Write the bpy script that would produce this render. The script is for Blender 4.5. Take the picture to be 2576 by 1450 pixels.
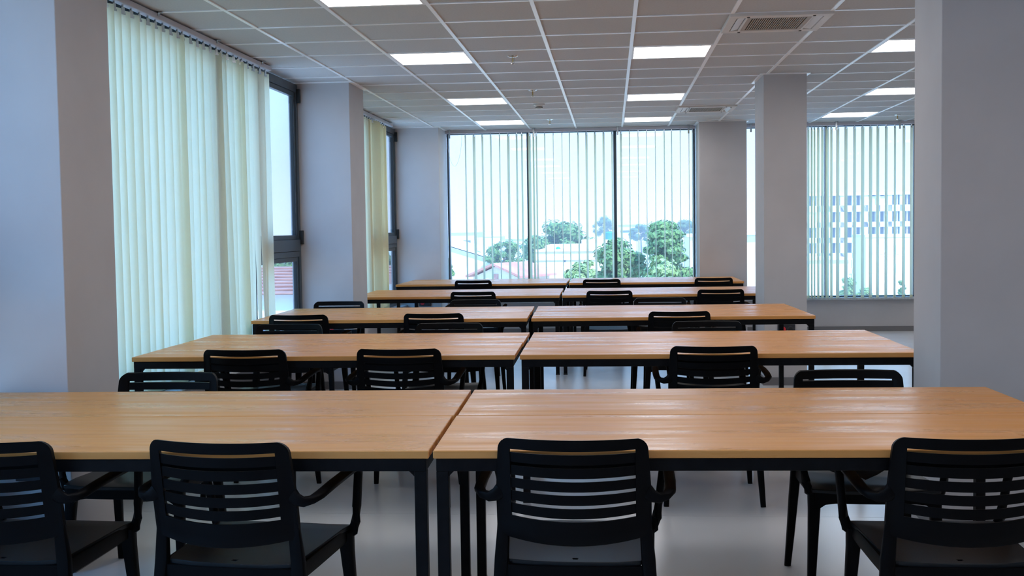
import bpy, bmesh, math, random
from mathutils import Vector, Matrix
random.seed(7)
for o in list(bpy.data.objects): bpy.data.objects.remove(o)
scene = bpy.context.scene
COL = scene.collection
R = math.radians

# ------------------------------------------------------------------ camera
F_PX, YAW, PITCH, ROLL, EYE = 2858.3, R(5.009), R(-3.013), R(-0.834), 1.408
def cam_axes():
    f = Vector((-math.sin(YAW), math.cos(YAW), 0)); r = Vector((math.cos(YAW), math.sin(YAW), 0)); u = Vector((0, 0, 1))
    f2 = f*math.cos(PITCH)+u*math.sin(PITCH); u2 = u*math.cos(PITCH)-f*math.sin(PITCH)
    return r*math.cos(ROLL)+u2*math.sin(ROLL), u2*math.cos(ROLL)-r*math.sin(ROLL), f2
CR, CU, CF = cam_axes()
cam_data = bpy.data.cameras.new('camera'); cam = bpy.data.objects.new('camera', cam_data); COL.objects.link(cam)
cam_data.sensor_width = 36; cam_data.lens = F_PX/2576*36; cam_data.clip_start = .05; cam_data.clip_end = 3000
M = Matrix((CR, CU, -CF)).transposed().to_4x4(); M.translation = (0, 0, EYE); cam.matrix_world = M
scene.camera = cam
def ray(px, py): return CR*((px-1288)/F_PX) - CU*((py-725)/F_PX) + CF
def at_y(px, py, Y): d = ray(px, py); return d*(Y/d.y)+Vector((0, 0, EYE))
def at_x(px, py, X): d = ray(px, py); return d*(X/d.x)+Vector((0, 0, EYE))

# ------------------------------------------------------------------ world, sun, exposure
vs = scene.view_settings
vs.view_transform = 'Standard'; vs.look = 'None'; vs.gamma = 1; vs.use_curve_mapping = False; vs.exposure = 0.0
SKY_STRENGTH, SUN_STRENGTH, PANEL_STRENGTH = 2.6, 7.5, 10.8
world = bpy.data.worlds.new('sky'); scene.world = world; world.use_nodes = True
wn = world.node_tree.nodes; wl = world.node_tree.links
bg = wn['Background']; bg.inputs['Strength'].default_value = SKY_STRENGTH
tc = wn.new('ShaderNodeTexCoord'); sp = wn.new('ShaderNodeSeparateXYZ'); ramp = wn.new('ShaderNodeValToRGB')
wl.new(tc.outputs['Generated'], sp.inputs[0]); wl.new(sp.outputs['Z'], ramp.inputs[0]); wl.new(ramp.outputs[0], bg.inputs['Color'])
els = ramp.color_ramp.elements
els[0].position = 0.0; els[0].color = (.72, .70, .77, 1)
els[1].position = 1.0; els[1].color = (.14, .66, 1.60, 1)
e = els.new(.06); e.color = (.54, .57, .75, 1)
e = els.new(.22); e.color = (.38, .82, 1.40, 1)
e = els.new(.5); e.color = (.28, .88, 1.85, 1)
sun_d = bpy.data.lights.new('sun', 'SUN'); sun = bpy.data.objects.new('sun', sun_d); COL.objects.link(sun)
sun_d.energy = SUN_STRENGTH; sun_d.angle = R(2.0); sun_d.color = (1, .97, .93)
sun.rotation_euler = Vector((-.35, .55, -.75)).to_track_quat('-Z', 'Y').to_euler()

# ------------------------------------------------------------------ materials
def mat(name, col=(.8, .8, .8), rough=.5, metal=0, spec=.5, coat=0):
    m = bpy.data.materials.new(name); m.use_nodes = True
    b = m.node_tree.nodes['Principled BSDF']
    b.inputs['Base Color'].default_value = (*col, 1); b.inputs['Roughness'].default_value = rough
    b.inputs['Metallic'].default_value = metal; b.inputs['Specular IOR Level'].default_value = spec
    if coat: b.inputs['Coat Weight'].default_value = coat
    return m
def nodes(m): return m.node_tree.nodes, m.node_tree.links, m.node_tree.nodes['Principled BSDF']
def mottled(name, c1, c2, scale, rough, bump=0, detail=4, stretch=(1, 1, 1), spec=.5):
    m = mat(name, c1, rough, spec=spec); n, l, b = nodes(m)
    t = n.new('ShaderNodeTexCoord'); mp = n.new('ShaderNodeMapping'); mp.inputs['Scale'].default_value = stretch
    nz = n.new('ShaderNodeTexNoise'); nz.inputs['Scale'].default_value = scale; nz.inputs['Detail'].default_value = detail
    cr = n.new('ShaderNodeValToRGB'); cr.color_ramp.elements[0].color = (*c1, 1); cr.color_ramp.elements[1].color = (*c2, 1)
    cr.color_ramp.elements[0].position = .35; cr.color_ramp.elements[1].position = .65
    l.new(t.outputs['Object'], mp.inputs[0]); l.new(mp.outputs[0], nz.inputs[0]); l.new(nz.outputs[0], cr.inputs[0]); l.new(cr.outputs[0], b.inputs['Base Color'])
    if bump:
        bp = n.new('ShaderNodeBump'); bp.inputs['Strength'].default_value = bump; bp.inputs['Distance'].default_value = .002
        l.new(nz.outputs[0], bp.inputs['Height']); l.new(bp.outputs[0], b.inputs['Normal'])
    return m
M_WALL = mottled('wall_paint', (.455, .44, .445), (.485, .47, .475), 3, .7, .02)
M_TILE = mottled('ceiling_tile', (.49, .49, .49), (.53, .53, .53), 90, .9, .15)
M_RUNNER = mat('runner_white', (.93, .93, .93), .3)
M_SKIRT = mat('skirting', (.16, .155, .16), .45)
M_FRAME = mat('window_frame', (.045, .065, .085), .35)
M_SEAL = mat('seal', (.01, .012, .014), .6)
M_SILL = mottled('sill_stone', (.55, .56, .57), (.42, .43, .44), 40, .25)
M_RAIL = mat('blind_rail', (.50, .48, .52), .4)
M_CLIP = mat('clip_metal', (.55, .58, .60), .25, .8)
M_BLACK = mat('chair_plastic', (.0012, .0012, .0018), .5, spec=.10)
M_SEAT_LIT = mat('chair_plastic_lit_seat', (.006, .009, .012), .38, spec=.35)  # black chair plastic again, panel light on the seat put into its colour
M_STEEL = mottled('table_steel', (.0018, .002, .003), (.004, .0043, .0055), 25, .5, spec=.13)
M_ACW = mat('ac_plastic', (.66, .62, .58), .5)
M_ACD = mat('ac_dark', (.03, .025, .02), .7)
M_GRILLE = mat('ac_grille', (.40, .345, .29), .55)
M_ACL = mat('ac_louvre', (.68, .69, .70), .4)
M_LAMPF = mat('lamp_frame', (.85, .82, .82), .4)
M_CHROME = mat('chrome', (.75, .75, .72), .2, .9)
M_BULB = mat('sprinkler_bulb', (.5, .35, .08), .3)
M_DETECT = mat('detector_plastic', (.62, .63, .63), .45)
M_RED = mat('socket_red', (.62, .02, .03), .35)
M_BOX = mat('socket_plate', (.02, .022, .03), .45)
M_BAG = mat('bag_fabric', (.010, .010, .012), .65)
M_STRAP = mat('strap_pale', (.62, .60, .58), .5)

def floor_mat():
    m = mottled('floor_vinyl', (.57, .575, .58), (.63, .635, .64), 1.3, .30, 0, 3, (1, .5, 1))
    n, l, b = nodes(m)
    nz = n.new('ShaderNodeTexNoise'); nz.inputs['Scale'].default_value = 3; nz.inputs['Detail'].default_value = 3
    mr = n.new('ShaderNodeMapRange'); mr.inputs['To Min'].default_value = .18; mr.inputs['To Max'].default_value = .27
    t = n.new('ShaderNodeTexCoord'); l.new(t.outputs['Object'], nz.inputs[0]); l.new(nz.outputs[0], mr.inputs[0]); l.new(mr.outputs[0], b.inputs['Roughness'])
    return m
M_FLOOR = floor_mat()

def wood_mat():
    m = mat('oak_varnish', (.4, .2, .08), .3, spec=.26); n, l, b = nodes(m)
    t = n.new('ShaderNodeTexCoord'); oi = n.new('ShaderNodeObjectInfo'); mp = n.new('ShaderNodeMapping')
    mu = n.new('ShaderNodeMath'); mu.operation = 'MULTIPLY'; mu.inputs[1].default_value = 37
    cx = n.new('ShaderNodeCombineXYZ'); l.new(oi.outputs['Random'], mu.inputs[0]); l.new(mu.outputs[0], cx.inputs[0]); l.new(mu.outputs[0], cx.inputs[1])
    l.new(t.outputs['Object'], mp.inputs['Vector']); l.new(cx.outputs[0], mp.inputs['Location']); mp.inputs['Scale'].default_value = (.4, 16, 16)
    nz = n.new('ShaderNodeTexNoise'); nz.inputs['Scale'].default_value = 2.2; nz.inputs['Detail'].default_value = 8; nz.inputs['Distortion'].default_value = .6
    l.new(mp.outputs[0], nz.inputs[0])
    cr = n.new('ShaderNodeValToRGB'); ce = cr.color_ramp.elements
    ce[0].position = .25; ce[0].color = (.58, .245, .064, 1); ce[1].position = .75; ce[1].color = (.69, .325, .10, 1)
    x = ce.new(.5); x.color = (.635, .284, .08, 1)
    l.new(nz.outputs[0], cr.inputs[0]); l.new(cr.outputs[0], b.inputs['Base Color'])
    mp2 = n.new('ShaderNodeMapping'); mp2.inputs['Scale'].default_value = (.6, 5, 5); l.new(t.outputs['Object'], mp2.inputs['Vector']); l.new(cx.outputs[0], mp2.inputs['Location'])
    n2 = n.new('ShaderNodeTexNoise'); n2.inputs['Scale'].default_value = 3; n2.inputs['Detail'].default_value = 6; l.new(mp2.outputs[0], n2.inputs[0])
    mr = n.new('ShaderNodeMapRange'); mr.inputs['From Min'].default_value = .35; mr.inputs['From Max'].default_value = .65
    mr.inputs['To Min'].default_value = .24; mr.inputs['To Max'].default_value = .46
    l.new(n2.outputs[0], mr.inputs[0]); l.new(mr.outputs[0], b.inputs['Roughness'])
    bp = n.new('ShaderNodeBump'); bp.inputs['Strength'].default_value = .16; bp.inputs['Distance'].default_value = .002
    ad = n.new('ShaderNodeMath'); ad.operation = 'ADD'; l.new(nz.outputs[0], ad.inputs[0]); l.new(n2.outputs[0], ad.inputs[1])
    l.new(ad.outputs[0], bp.inputs['Height']); l.new(bp.outputs[0], b.inputs['Normal'])
    return m
M_WOOD = wood_mat()

def fabric_mat(name, col, trans):
    m = bpy.data.materials.new(name); m.use_nodes = True; n, l = m.node_tree.nodes, m.node_tree.links; n.clear()
    o = n.new('ShaderNodeOutputMaterial'); d = n.new('ShaderNodeBsdfDiffuse'); t = n.new('ShaderNodeBsdfTranslucent'); x = n.new('ShaderNodeMixShader')
    tc = n.new('ShaderNodeTexCoord'); mp = n.new('ShaderNodeMapping'); mp.inputs['Scale'].default_value = (260, 260, 60)
    nz = n.new('ShaderNodeTexNoise'); nz.inputs['Scale'].default_value = 1; nz.inputs['Detail'].default_value = 2
    cr = n.new('ShaderNodeValToRGB'); cr.color_ramp.elements[0].color = (*[c*.93 for c in col], 1); cr.color_ramp.elements[1].color = (*col, 1)
    l.new(tc.outputs['Object'], mp.inputs[0]); l.new(mp.outputs[0], nz.inputs[0]); l.new(nz.outputs[0], cr.inputs[0])
    l.new(cr.outputs[0], d.inputs[0]); l.new(cr.outputs[0], t.inputs[0]); x.inputs[0].default_value = trans
    l.new(d.outputs[0], x.inputs[1]); l.new(t.outputs[0], x.inputs[2]); l.new(x.outputs[0], o.inputs[0])
    return m
M_SLAT = fabric_mat('blind_fabric', (.92, .93, .82), .64)
M_SLATC = fabric_mat('blind_fabric_cream', (.90, .86, .68), .55)

def glass_mat():
    m = bpy.data.materials.new('window_glass'); m.use_nodes = True; n, l = m.node_tree.nodes, m.node_tree.links; n.clear()
    o = n.new('ShaderNodeOutputMaterial'); t = n.new('ShaderNodeBsdfTransparent'); g = n.new('ShaderNodeBsdfGlossy'); x = n.new('ShaderNodeMixShader')
    lw = n.new('ShaderNodeLayerWeight'); pw = n.new('ShaderNodeMath'); pw.operation = 'POWER'; pw.inputs[1].default_value = 5
    fr = n.new('ShaderNodeMath'); fr.operation = 'MULTIPLY_ADD'; fr.inputs[1].default_value = .9; fr.inputs[2].default_value = .035
    lw.inputs[0].default_value = .5; l.new(lw.outputs['Facing'], pw.inputs[0]); l.new(pw.outputs[0], fr.inputs[0])
    t.inputs[0].default_value = (.95, .98, .985, 1); g.inputs['Roughness'].default_value = .0
    l.new(fr.outputs[0], x.inputs[0]); l.new(t.outputs[0], x.inputs[1]); l.new(g.outputs[0], x.inputs[2]); l.new(x.outputs[0], o.inputs[0])
    return m
M_GLASS = glass_mat()
def emit_mat(name, col, s):
    m = bpy.data.materials.new(name); m.use_nodes = True; n, l = m.node_tree.nodes, m.node_tree.links; n.clear()
    o = n.new('ShaderNodeOutputMaterial'); e = n.new('ShaderNodeEmission'); e.inputs[0].default_value = (*col, 1); e.inputs[1].default_value = s
    l.new(e.outputs[0], o.inputs[0]); return m
M_PANEL = emit_mat('lamp_diffuser', (1, .965, .965), PANEL_STRENGTH)

# ------------------------------------------------------------------ mesh helpers
class MB:
    def __init__(s): s.v = []; s.f = []
    def add(s, vs, fs):
        k = len(s.v); s.v += [tuple(p) for p in vs]; s.f += [tuple(i+k for i in f) for f in fs]; return s
    def box(s, x0, x1, y0, y1, z0, z1):
        return s.add([(x0, y0, z0), (x1, y0, z0), (x1, y1, z0), (x0, y1, z0), (x0, y0, z1), (x1, y0, z1), (x1, y1, z1), (x0, y1, z1)],
                     [(0, 3, 2, 1), (4, 5, 6, 7), (0, 1, 5, 4), (1, 2, 6, 5), (2, 3, 7, 6), (3, 0, 4, 7)])
    def prism(s, pts, z0, z1):
        n = len(pts)
        return s.add([(x, y, z0) for x, y in pts]+[(x, y, z1) for x, y in pts],
                     [tuple(range(n-1, -1, -1)), tuple(range(n, 2*n))]+[(i, (i+1) % n, n+(i+1) % n, n+i) for i in range(n)])
    def lathe(s, prof, c=(0, 0, 0), n=16):
        vs = []; fs = []
        for r, z in prof:
            for i in range(n): a = 2*math.pi*i/n; vs.append((c[0]+r*math.cos(a), c[1]+r*math.sin(a), c[2]+z))
        for k in range(len(prof)-1):
            for i in range(n): fs.append((k*n+i, k*n+(i+1) % n, (k+1)*n+(i+1) % n, (k+1)*n+i))
        fs.append(tuple(range(n-1, -1, -1))); fs.append(tuple(range((len(prof)-1)*n, len(prof)*n)))
        return s.add(vs, fs)
    def sweep(s, path, sizes, n=8, power=2.6, up=Vector((0, 0, 1))):
        """superellipse section along a path; sizes = (half width, half height) for each point"""
        path = [Vector(p) for p in path]; vs = []; fs = []
        for i, p in enumerate(path):
            t = (path[min(i+1, len(path)-1)]-path[max(i-1, 0)]).normalized()
            a = t.cross(up)
            if a.length < .05: a = t.cross(Vector((0, 1, 0)))
            a.normalize(); b = a.cross(t).normalized(); w, h = sizes[i]
            for k in range(n):
                c, q = math.cos(2*math.pi*(k+.5)/n), math.sin(2*math.pi*(k+.5)/n)
                vs.append(p+a*w*math.copysign(abs(c)**(2/power), c)+b*h*math.copysign(abs(q)**(2/power), q))
        m = len(path)
        for i in range(m-1):
            for k in range(n): fs.append((i*n+k, i*n+(k+1) % n, (i+1)*n+(k+1) % n, (i+1)*n+k))
        fs.append(tuple(range(n-1, -1, -1))); fs.append(tuple(range((m-1)*n, m*n)))
        return s.add(vs, fs)
    def solid(s, us, vs_, mask, mapf, th):
        """grid sheet with thickness th(offset along mapf's second result); mask(i,j) tells which cells exist"""
        nu, nv = len(us), len(vs_); idx = {}; V = []; Fc = []
        def vid(i, j, k):
            if (i, j, k) not in idx:
                p, nrm = mapf(us[i], vs_[j]); idx[(i, j, k)] = len(V); V.append(Vector(p)+Vector(nrm)*(th/2 if k else -th/2))
            return idx[(i, j, k)]
        ok = lambda i, j: 0 <= i < nu-1 and 0 <= j < nv-1 and mask(i, j)
        for i in range(nu-1):
            for j in range(nv-1):
                if not ok(i, j): continue
                Fc.append((vid(i, j, 1), vid(i+1, j, 1), vid(i+1, j+1, 1), vid(i, j+1, 1)))
                Fc.append((vid(i, j, 0), vid(i, j+1, 0), vid(i+1, j+1, 0), vid(i+1, j, 0)))
                if not ok(i-1, j): Fc.append((vid(i, j, 0), vid(i, j, 1), vid(i, j+1, 1), vid(i, j+1, 0)))
                if not ok(i+1, j): Fc.append((vid(i+1, j, 0), vid(i+1, j+1, 0), vid(i+1, j+1, 1), vid(i+1, j, 1)))
                if not ok(i, j-1): Fc.append((vid(i, j, 0), vid(i+1, j, 0), vid(i+1, j, 1), vid(i, j, 1)))
                if not ok(i, j+1): Fc.append((vid(i, j+1, 0), vid(i, j+1, 1), vid(i+1, j+1, 1), vid(i+1, j+1, 0)))
        return s.add(V, Fc)
    def mesh(s, name, m, smooth=False, bevel=0, seg=2):
        me = bpy.data.meshes.new(name); me.from_pydata(s.v, [], s.f); me.materials.append(m)
        b = bmesh.new(); b.from_mesh(me)
        bmesh.ops.recalc_face_normals(b, faces=b.faces)
        if bevel:
            es = [e for e in b.edges if len(e.link_faces) == 2 and e.calc_face_angle(0) > .5]
            bmesh.ops.bevel(b, geom=es, offset=bevel, segments=seg, affect='EDGES', profile=.5, clamp_overlap=True)
        b.to_mesh(me); b.free()
        if smooth:
            me.polygons.foreach_set('use_smooth', [True]*len(me.polygons))
            try: me.set_sharp_from_angle(angle=R(38))
            except Exception: pass
        return me
def link(name, me, parent=None, loc=(0, 0, 0), rz=0):
    o = bpy.data.objects.new(name, me); COL.objects.link(o); o.location = loc; o.rotation_euler = (0, 0, rz); o.parent = parent
    return o
def part(name, mb, m, parent=None, smooth=False, bevel=0, loc=(0, 0, 0), rz=0, seg=2):
    return link(name, mb.mesh(name, m, smooth, bevel, seg), parent, loc, rz)
def empty(name, loc=(0, 0, 0), rz=0):
    o = bpy.data.objects.new(name, None); COL.objects.link(o); o.location = loc; o.rotation_euler = (0, 0, rz); o.empty_display_size = .1
    return o
def tag(o, label=None, cat=None, group=None, kind=None):
    if label: o['label'] = label
    if cat: o['category'] = cat
    if group: o['group'] = group
    if kind: o['kind'] = kind
    return o
def copy_tree(o, parent=None):
    c = o.copy(); COL.objects.link(c); c.parent = parent
    for ch in list(o.children): copy_tree(ch, c)
    return c
def box(*a): return MB().box(*a)

# ------------------------------------------------------------------ room shell
H = 2.713
XL, XR, YF, YB = -2.75, 5.5, -2.5, 15.1
floor = tag(part('floor', box(-2.95, XR+.2, YF-.2, 15.4, -.2, -.004), M_FLOOR), 'grey vinyl sheet floor with a soft sheen', None, None, 'structure')
ys = [YF, 1.5, 3.5, 5.5, 7.5, 9.5, 11.5, 13.5, YB]
for a, b in zip(ys, ys[1:]):
    part('vinyl_sheet', box(XL, XR, a+.0012, b-.0012, -.004, 0), M_FLOOR, floor)
ceiling = tag(part('ceiling', box(-2.95, XR+.2, YF-.2, 15.4, H+.06, H+.2), M_WALL), 'suspended grid ceiling of grey mineral tiles', None, None, 'structure')

X0, DX, Y0, DY = -2.241, .6, 7.165, .5945
LIGHTS = {(1, -2), (1, 2), (1, 7), (1, 11), (4, -2), (4, 2), (4, 7), (4, 11), (7, -2), (7, 2), (8, 7), (8, 11),
          (11, -2), (11, 2), (11, 7), (11, 11), (1, -7), (4, -7), (7, -7), (1, -12), (4, -12), (7, -12)}  # panels along the side wall are unseen, added to brighten the room's right side
ACS = {(5, 0), (5, 9)}
SPOTS = LIGHTS | ACS
I0, I1, J0, J1 = -1, 13, -2, 13
tile_me = box(.006, DX-.006, .006, DY-.006, H-.001, H+.016).mesh('ceiling_tile', M_TILE, bevel=.004, seg=1)
for i in range(I0, I1):
    for j in range(J0, J1):
        if (i, j) in SPOTS: continue
        if X0+DX*(i+1) > XR-.2 and j < 2: continue
        link('ceiling_tile', tile_me, ceiling, (X0+DX*i, Y0+DY*j, 0))
mb = MB()
for i in range(I0, I1):
    for j in range(-17, J0):
        if (i, j) not in SPOTS:
            x, y = X0+DX*i, Y0+DY*j
            mb.box(x+.006, x+DX-.006, y+.006, y+DY-.006, H-.001, H+.016)
tag(part('ceiling_tile_field', mb, M_TILE, ceiling), kind='stuff')
for i in range(I0, I1+1):
    x = X0+DX*i
    part('main_runner', box(x-.012, x+.012, YF, YB, H-.008, H-.001), M_RUNNER, ceiling)
for j in range(-17, J1+1):
    y = Y0+DY*j
    part('cross_tee', box(XL-.1, XR, y-.012, y+.012, H-.0065, H), M_RUNNER, ceiling)

# walls
SILL = .42
wl_ = tag(part('wall_left', box(-2.95, XL, YF-.2, 15.4, 0, SILL), M_WALL), 'low painted wall below the blind-hung windows', None, None, 'structure')
part('wall_end', box(-2.95, XL, YF-.2, -1.5, SILL, H+.06), M_WALL, wl_)
part('lintel', box(-2.95, XL-.09, YF-.2, 15.4, H-.02, H+.06), M_WALL, wl_)
part('skirting', box(XL, XL+.012, YF, YB, 0, .07), M_SKIRT, wl_)
wb = tag(part('wall_back', box(-2.95, XR+.2, YB, 15.4, 0, SILL), M_WALL), 'low painted wall below the wide back windows', None, None, 'structure')
part('wall_end', box(3.93, XR+.2, YB, 15.4, SILL, H+.06), M_WALL, wb)
part('lintel', box(-2.95, 3.93, YB+.03, 15.4, H-.02, H+.06), M_WALL, wb)
part('skirting', box(XL, XR, YB-.012, YB, 0, .065), M_SKIRT, wb)
wr = tag(part('wall_right', box(XR, XR+.2, YF-.2, 15.4, 0, H+.06), M_WALL), 'plain painted side wall', None, None, 'structure')
wf = tag(part('wall_front', box(XL-.2, XR, YF-.2, YF, 0, H+.06), M_WALL), 'plain painted wall opposite the back windows', None, None, 'structure')

def column(x0, x1, y0, y1, label):
    c = tag(part('column', box(x0, x1, y0, y1, 0, H+.05), M_WALL, bevel=.004), label, 'column', None, 'structure')
    part('skirting', MB().box(x0-.012, x1+.012, y0-.012, y0, 0, .07).box(x1, x1+.012, y0, y1+.012, 0, .07).box(x0-.012, x0, y0, y1+.012, 0, .07), M_SKIRT, c)
    part('ceiling_trim', MB().box(x0-.03, x1+.03, y0-.03, y0, H-.010, H-.002).box(x1, x1+.03, y0, y1+.02, H-.010, H-.002).box(x0-.03, x0, y0, y1+.02, H-.010, H-.002), M_RUNNER, c)
    return c
column(-2.82, -2.245, 4.50, 4.99, 'white square column at the start of the long blind, bluish from the daylight')
column(-2.82, -2.272, 9.87, 10.44, 'white column between the two blind-hung side windows')
column(-2.82, -2.175, 14.42, 15.12, 'white corner column between the side window and the back window')
column(1.46, 2.10, 5.20, 5.65, 'wide white column beside the end of the second table row')
column(1.328, 1.696, 10.06, 10.66, 'slim free-standing white column between table rows')
column(1.11, 1.70, 14.46, 15.12, 'white column splitting the back window behind the last table')

# ------------------------------------------------------------------ windows
def side_window(name, y0, y1, posts, transom=(1.185, 1.335), label='', split=(1,)):
    w = tag(empty(name, (-2.765, y0, SILL)), label, None, None, 'structure')
    z1 = H-.02-SILL; L = y1-y0; fx0, fx1 = -.03, .03
    fr = MB().box(fx0, fx1, 0, L, 0, .06).box(fx0, fx1, 0, L, z1-.07, z1).box(fx0, fx1, 0, .06, .06, z1-.07).box(fx0, fx1, L-.06, L, .06, z1-.07)
    part('frame', fr, M_FRAME, w, bevel=.003)
    ed = [0]+[p-y0 for p in posts]+[L]
    for p in posts: part('mullion', box(fx0, fx1, p-y0-.03, p-y0+.03, .06, z1-.07), M_FRAME, w, bevel=.003)
    t0, t1 = transom[0]-SILL, transom[1]-SILL
    for k, (a, b) in enumerate(zip(ed, ed[1:])):
        a += .06 if a == 0 else .03; b -= .06 if b == L else .03
        if k in split: part('transom', MB().box(fx0, fx1, a, b, t0, t0+.05).box(fx0, fx1+.012, a, b, t0+.052, t1), M_FRAME, w, bevel=.003)
        for z0_, z1_ in (((.06, t0), (t1, z1-.07)) if k in split else ((.06, z1-.07),)):
            sash = part('sash', MB().box(-.018, .020, a, a+.04, z0_, z1_).box(-.018, .020, b-.04, b, z0_, z1_).box(-.018, .020, a+.04, b-.04, z0_, z0_+.04).box(-.018, .020, a+.04, b-.04, z1_-.04, z1_), M_FRAME, w, bevel=.003)
            part('seal', MB().box(-.012, .012, a+.04, a+.046, z0_+.04, z1_-.04).box(-.012, .012, b-.046, b-.04, z0_+.04, z1_-.04), M_SEAL, sash)
            part('pane', box(-.005, .005, a+.04, b-.04, z0_+.04, z1_-.04), M_GLASS, w)
    for hz in (t1-.04, z1-.16):
        part('hinge', box(fx1, fx1+.03, L-.045, L-.005, hz, hz+.12), M_SEAL, w, bevel=.003)
    part('sill', box(-.02, .15, 0, L, -.002, .025), M_SILL, w, bevel=.004)
    return w
side_window('window_1', 4.99, 9.87, [7.62, 8.55], split=(2,), label='tall side window behind the long closed blind')
side_window('window_2', 10.44, 14.42, [12.4], label='side window in the far corner bay behind the short blind')
side_window('window_3', -1.5, 4.5, [.5, 2.5], split=(0, 2), label='side window beside the front rows')

def back_window(name, x0, x1, posts, label):
    w = tag(empty(name, (x0, YB+.08, SILL)), label, None, None, 'structure')
    z1 = H-.02-SILL; L = x1-x0
    part('frame', MB().box(0, L, -.05, .05, 0, .045).box(0, L, -.05, .05, z1-.028, z1).box(0, .025, -.05, .05, .045, z1-.028).box(L-.025, L, -.05, .05, .045, z1-.028), M_FRAME, w, bevel=.003)
    ed = [0]+[p-x0 for p in posts]+[L]
    for p in posts: part('mullion', box(p-x0-.020, p-x0+.020, -.05, .05, .045, z1-.028), M_FRAME, w, bevel=.002)
    for a, b in zip(ed, ed[1:]): part('pane', box(a+.02, b-.02, -.006, .006, .045, z1-.028), M_GLASS, w)
    part('sill', box(0, L, -.17, -.02, -.002, .03), M_SILL, w, bevel=.004)
    return w
def bx(px, y=15.05): return at_y(px, 500, y).x
back_window('window_4', -2.175, 1.11, [bx(1329), bx(1548)], 'wide back window with two dark mullions and open blinds')
back_window('window_5', 1.70, 3.93, [bx(2083)], 'back window beside the slim column, white building beyond')

# ------------------------------------------------------------------ vertical blinds
def slat_mesh(h, w=.127, twist0=0., twist1=0., dx0=0., dx1=0., n=9):
    mb = MB(); us = [-w/2, -w/4, 0, w/4, w/2]; zs = [-h*k/(n-1) for k in range(n)]
    def mp(u, z):
        t = (-z/h)**1.6; a = twist0+(twist1-twist0)*t; b = .006*(1-(2*u/w)**2)
        x, y = u, b
        c, s_ = math.cos(a), math.sin(a); off = dx0+(dx1-dx0)*t
        return (x*c-y*s_+off, x*s_+y*c, z), (-s_, c, 0)
    return mb.solid(us, zs, lambda i, j: True, mp, .0014)
clip_me = MB().box(-.014, .014, -.004, .004, -.018, .016).box(-.004, .004, -.004, .004, .016, .045).box(-.022, .022, -.003, .003, -.024, -.012).mesh('hanger', M_CLIP)
weight_me = MB().box(-.058, .058, -.004, .004, -.004, .03).mesh('bottom_weight', M_SLAT, bevel=.002)

# long side blind: the photograph's hanging points, read along the rail
b1 = tag(empty('vertical_blind', (-2.662, 5.0, H)), 'long vertical blind of pale closed slats beside the columns', 'blind')
part('headrail', box(-.022, .022, .02, 3.80, -.045, -.012), M_RAIL, b1, bevel=.003)
for y in (1.55, 2.55, 3.55): part('bracket', MB().box(-.05, .05, y-.012, y+.012, -.012, -.004).box(.022, .028, y-.012, y+.012, -.03, -.004), M_CLIP, b1)
EDG = [5.06, 5.17, 5.28, 5.39, 5.5, 5.61, 5.7, 5.8, 5.89, 6.0, 6.11, 6.22, 6.33, 6.45, 6.56, 6.67, 6.79, 6.9, 6.98, 7.12, 7.24, 7.35, 7.48, 7.6, 7.69, 7.81, 7.95, 8.05, 8.13, 8.26, 8.4, 8.56, 8.70]
for k, y in enumerate(EDG):
    a0 = R(90-16+random.uniform(-7, 7)); a1 = a0+R(random.uniform(-12, 12)); off = random.uniform(-.02, .02)
    if k in (21, 24): a1 = a0-R(42)
    if k in (29, 30, 31): a1 = a0+R(random.choice((-26, 20))); off = .03
    s = part('slat', slat_mesh(2.16, .127, a0, a1), M_SLAT, b1, smooth=True, loc=(0, y-5.0, -.075))
    s.rotation_euler = (off*.35, 0, 0)
    c = link('hanger', clip_me, s, (0, 0, 0), a0)
    w = link('bottom_weight', weight_me, s, (0, 0, -2.155), a1)
# short side blind in the far bay
b2 = tag(empty('vertical_blind', (-2.662, 10.5, H)), 'short vertical blind of cream slats in the far corner bay', 'blind')
part('headrail', box(-.022, .022, .02, 3.30, -.045, -.012), M_RAIL, b2, bevel=.003)
for y in (.6, 1.9, 3.1): part('bracket', box(-.05, .05, y-.012, y+.012, -.012, -.004), M_CLIP, b2)
yy = [.15+.11*k for k in range(18)]+[2.14, 2.20, 2.26, 2.32]+[2.43, 2.54, 2.65, 2.76, 2.85]
for k, y in enumerate(yy):
    a0 = R(90-16+random.uniform(-6, 6))
    m_ = M_SLATC if k >= 16 else M_SLAT
    if 18 <= k < 22: a0 = R(25)
    s = part('slat', slat_mesh(2.16, .127, a0, a0+R(random.uniform(-6, 6))), m_, b2, smooth=True, loc=(0, y, -.075))
    link('hanger', clip_me, s, (0, 0, 0), a0); link('bottom_weight', weight_me, s, (0, 0, -2.155), a0)

def back_blind(label, x0, x1, slats, brackets, ybl=14.93, h=2.19):
    b = tag(empty('vertical_blind', (x0, ybl, H)), label, 'blind')
    part('headrail', box(0, x1-x0, -.022, .022, -.052, -.014), M_RAIL, b, bevel=.003)
    for px in brackets:
        x = bx(px, ybl)-x0
        br = part('bracket', MB().box(x-.018, x+.018, -.05, .03, -.013, -.003).box(x-.011, x+.011, -.030, -.024, -.115, -.010), M_CLIP, b)
    for px, wpx in slats:
        p = at_y(px, 520, ybl); x = p.x-x0
        view = math.atan2(p.x, p.y)                     # bearing of the line of sight
        th = math.asin(min(1, max(0, wpx-.6)/24.3))
        a0 = math.pi/2-view-th
        s = part('slat', slat_mesh(h, .127, a0, a0+R(random.uniform(-1.5, 1.5)), n=5), M_SLAT, b, smooth=True, loc=(x, 0, -.075))
        link('hanger', clip_me, s, (0, 0, 0), a0); link('bottom_weight', weight_me, s, (0, 0, -h+.005), a0)
    return b
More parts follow.
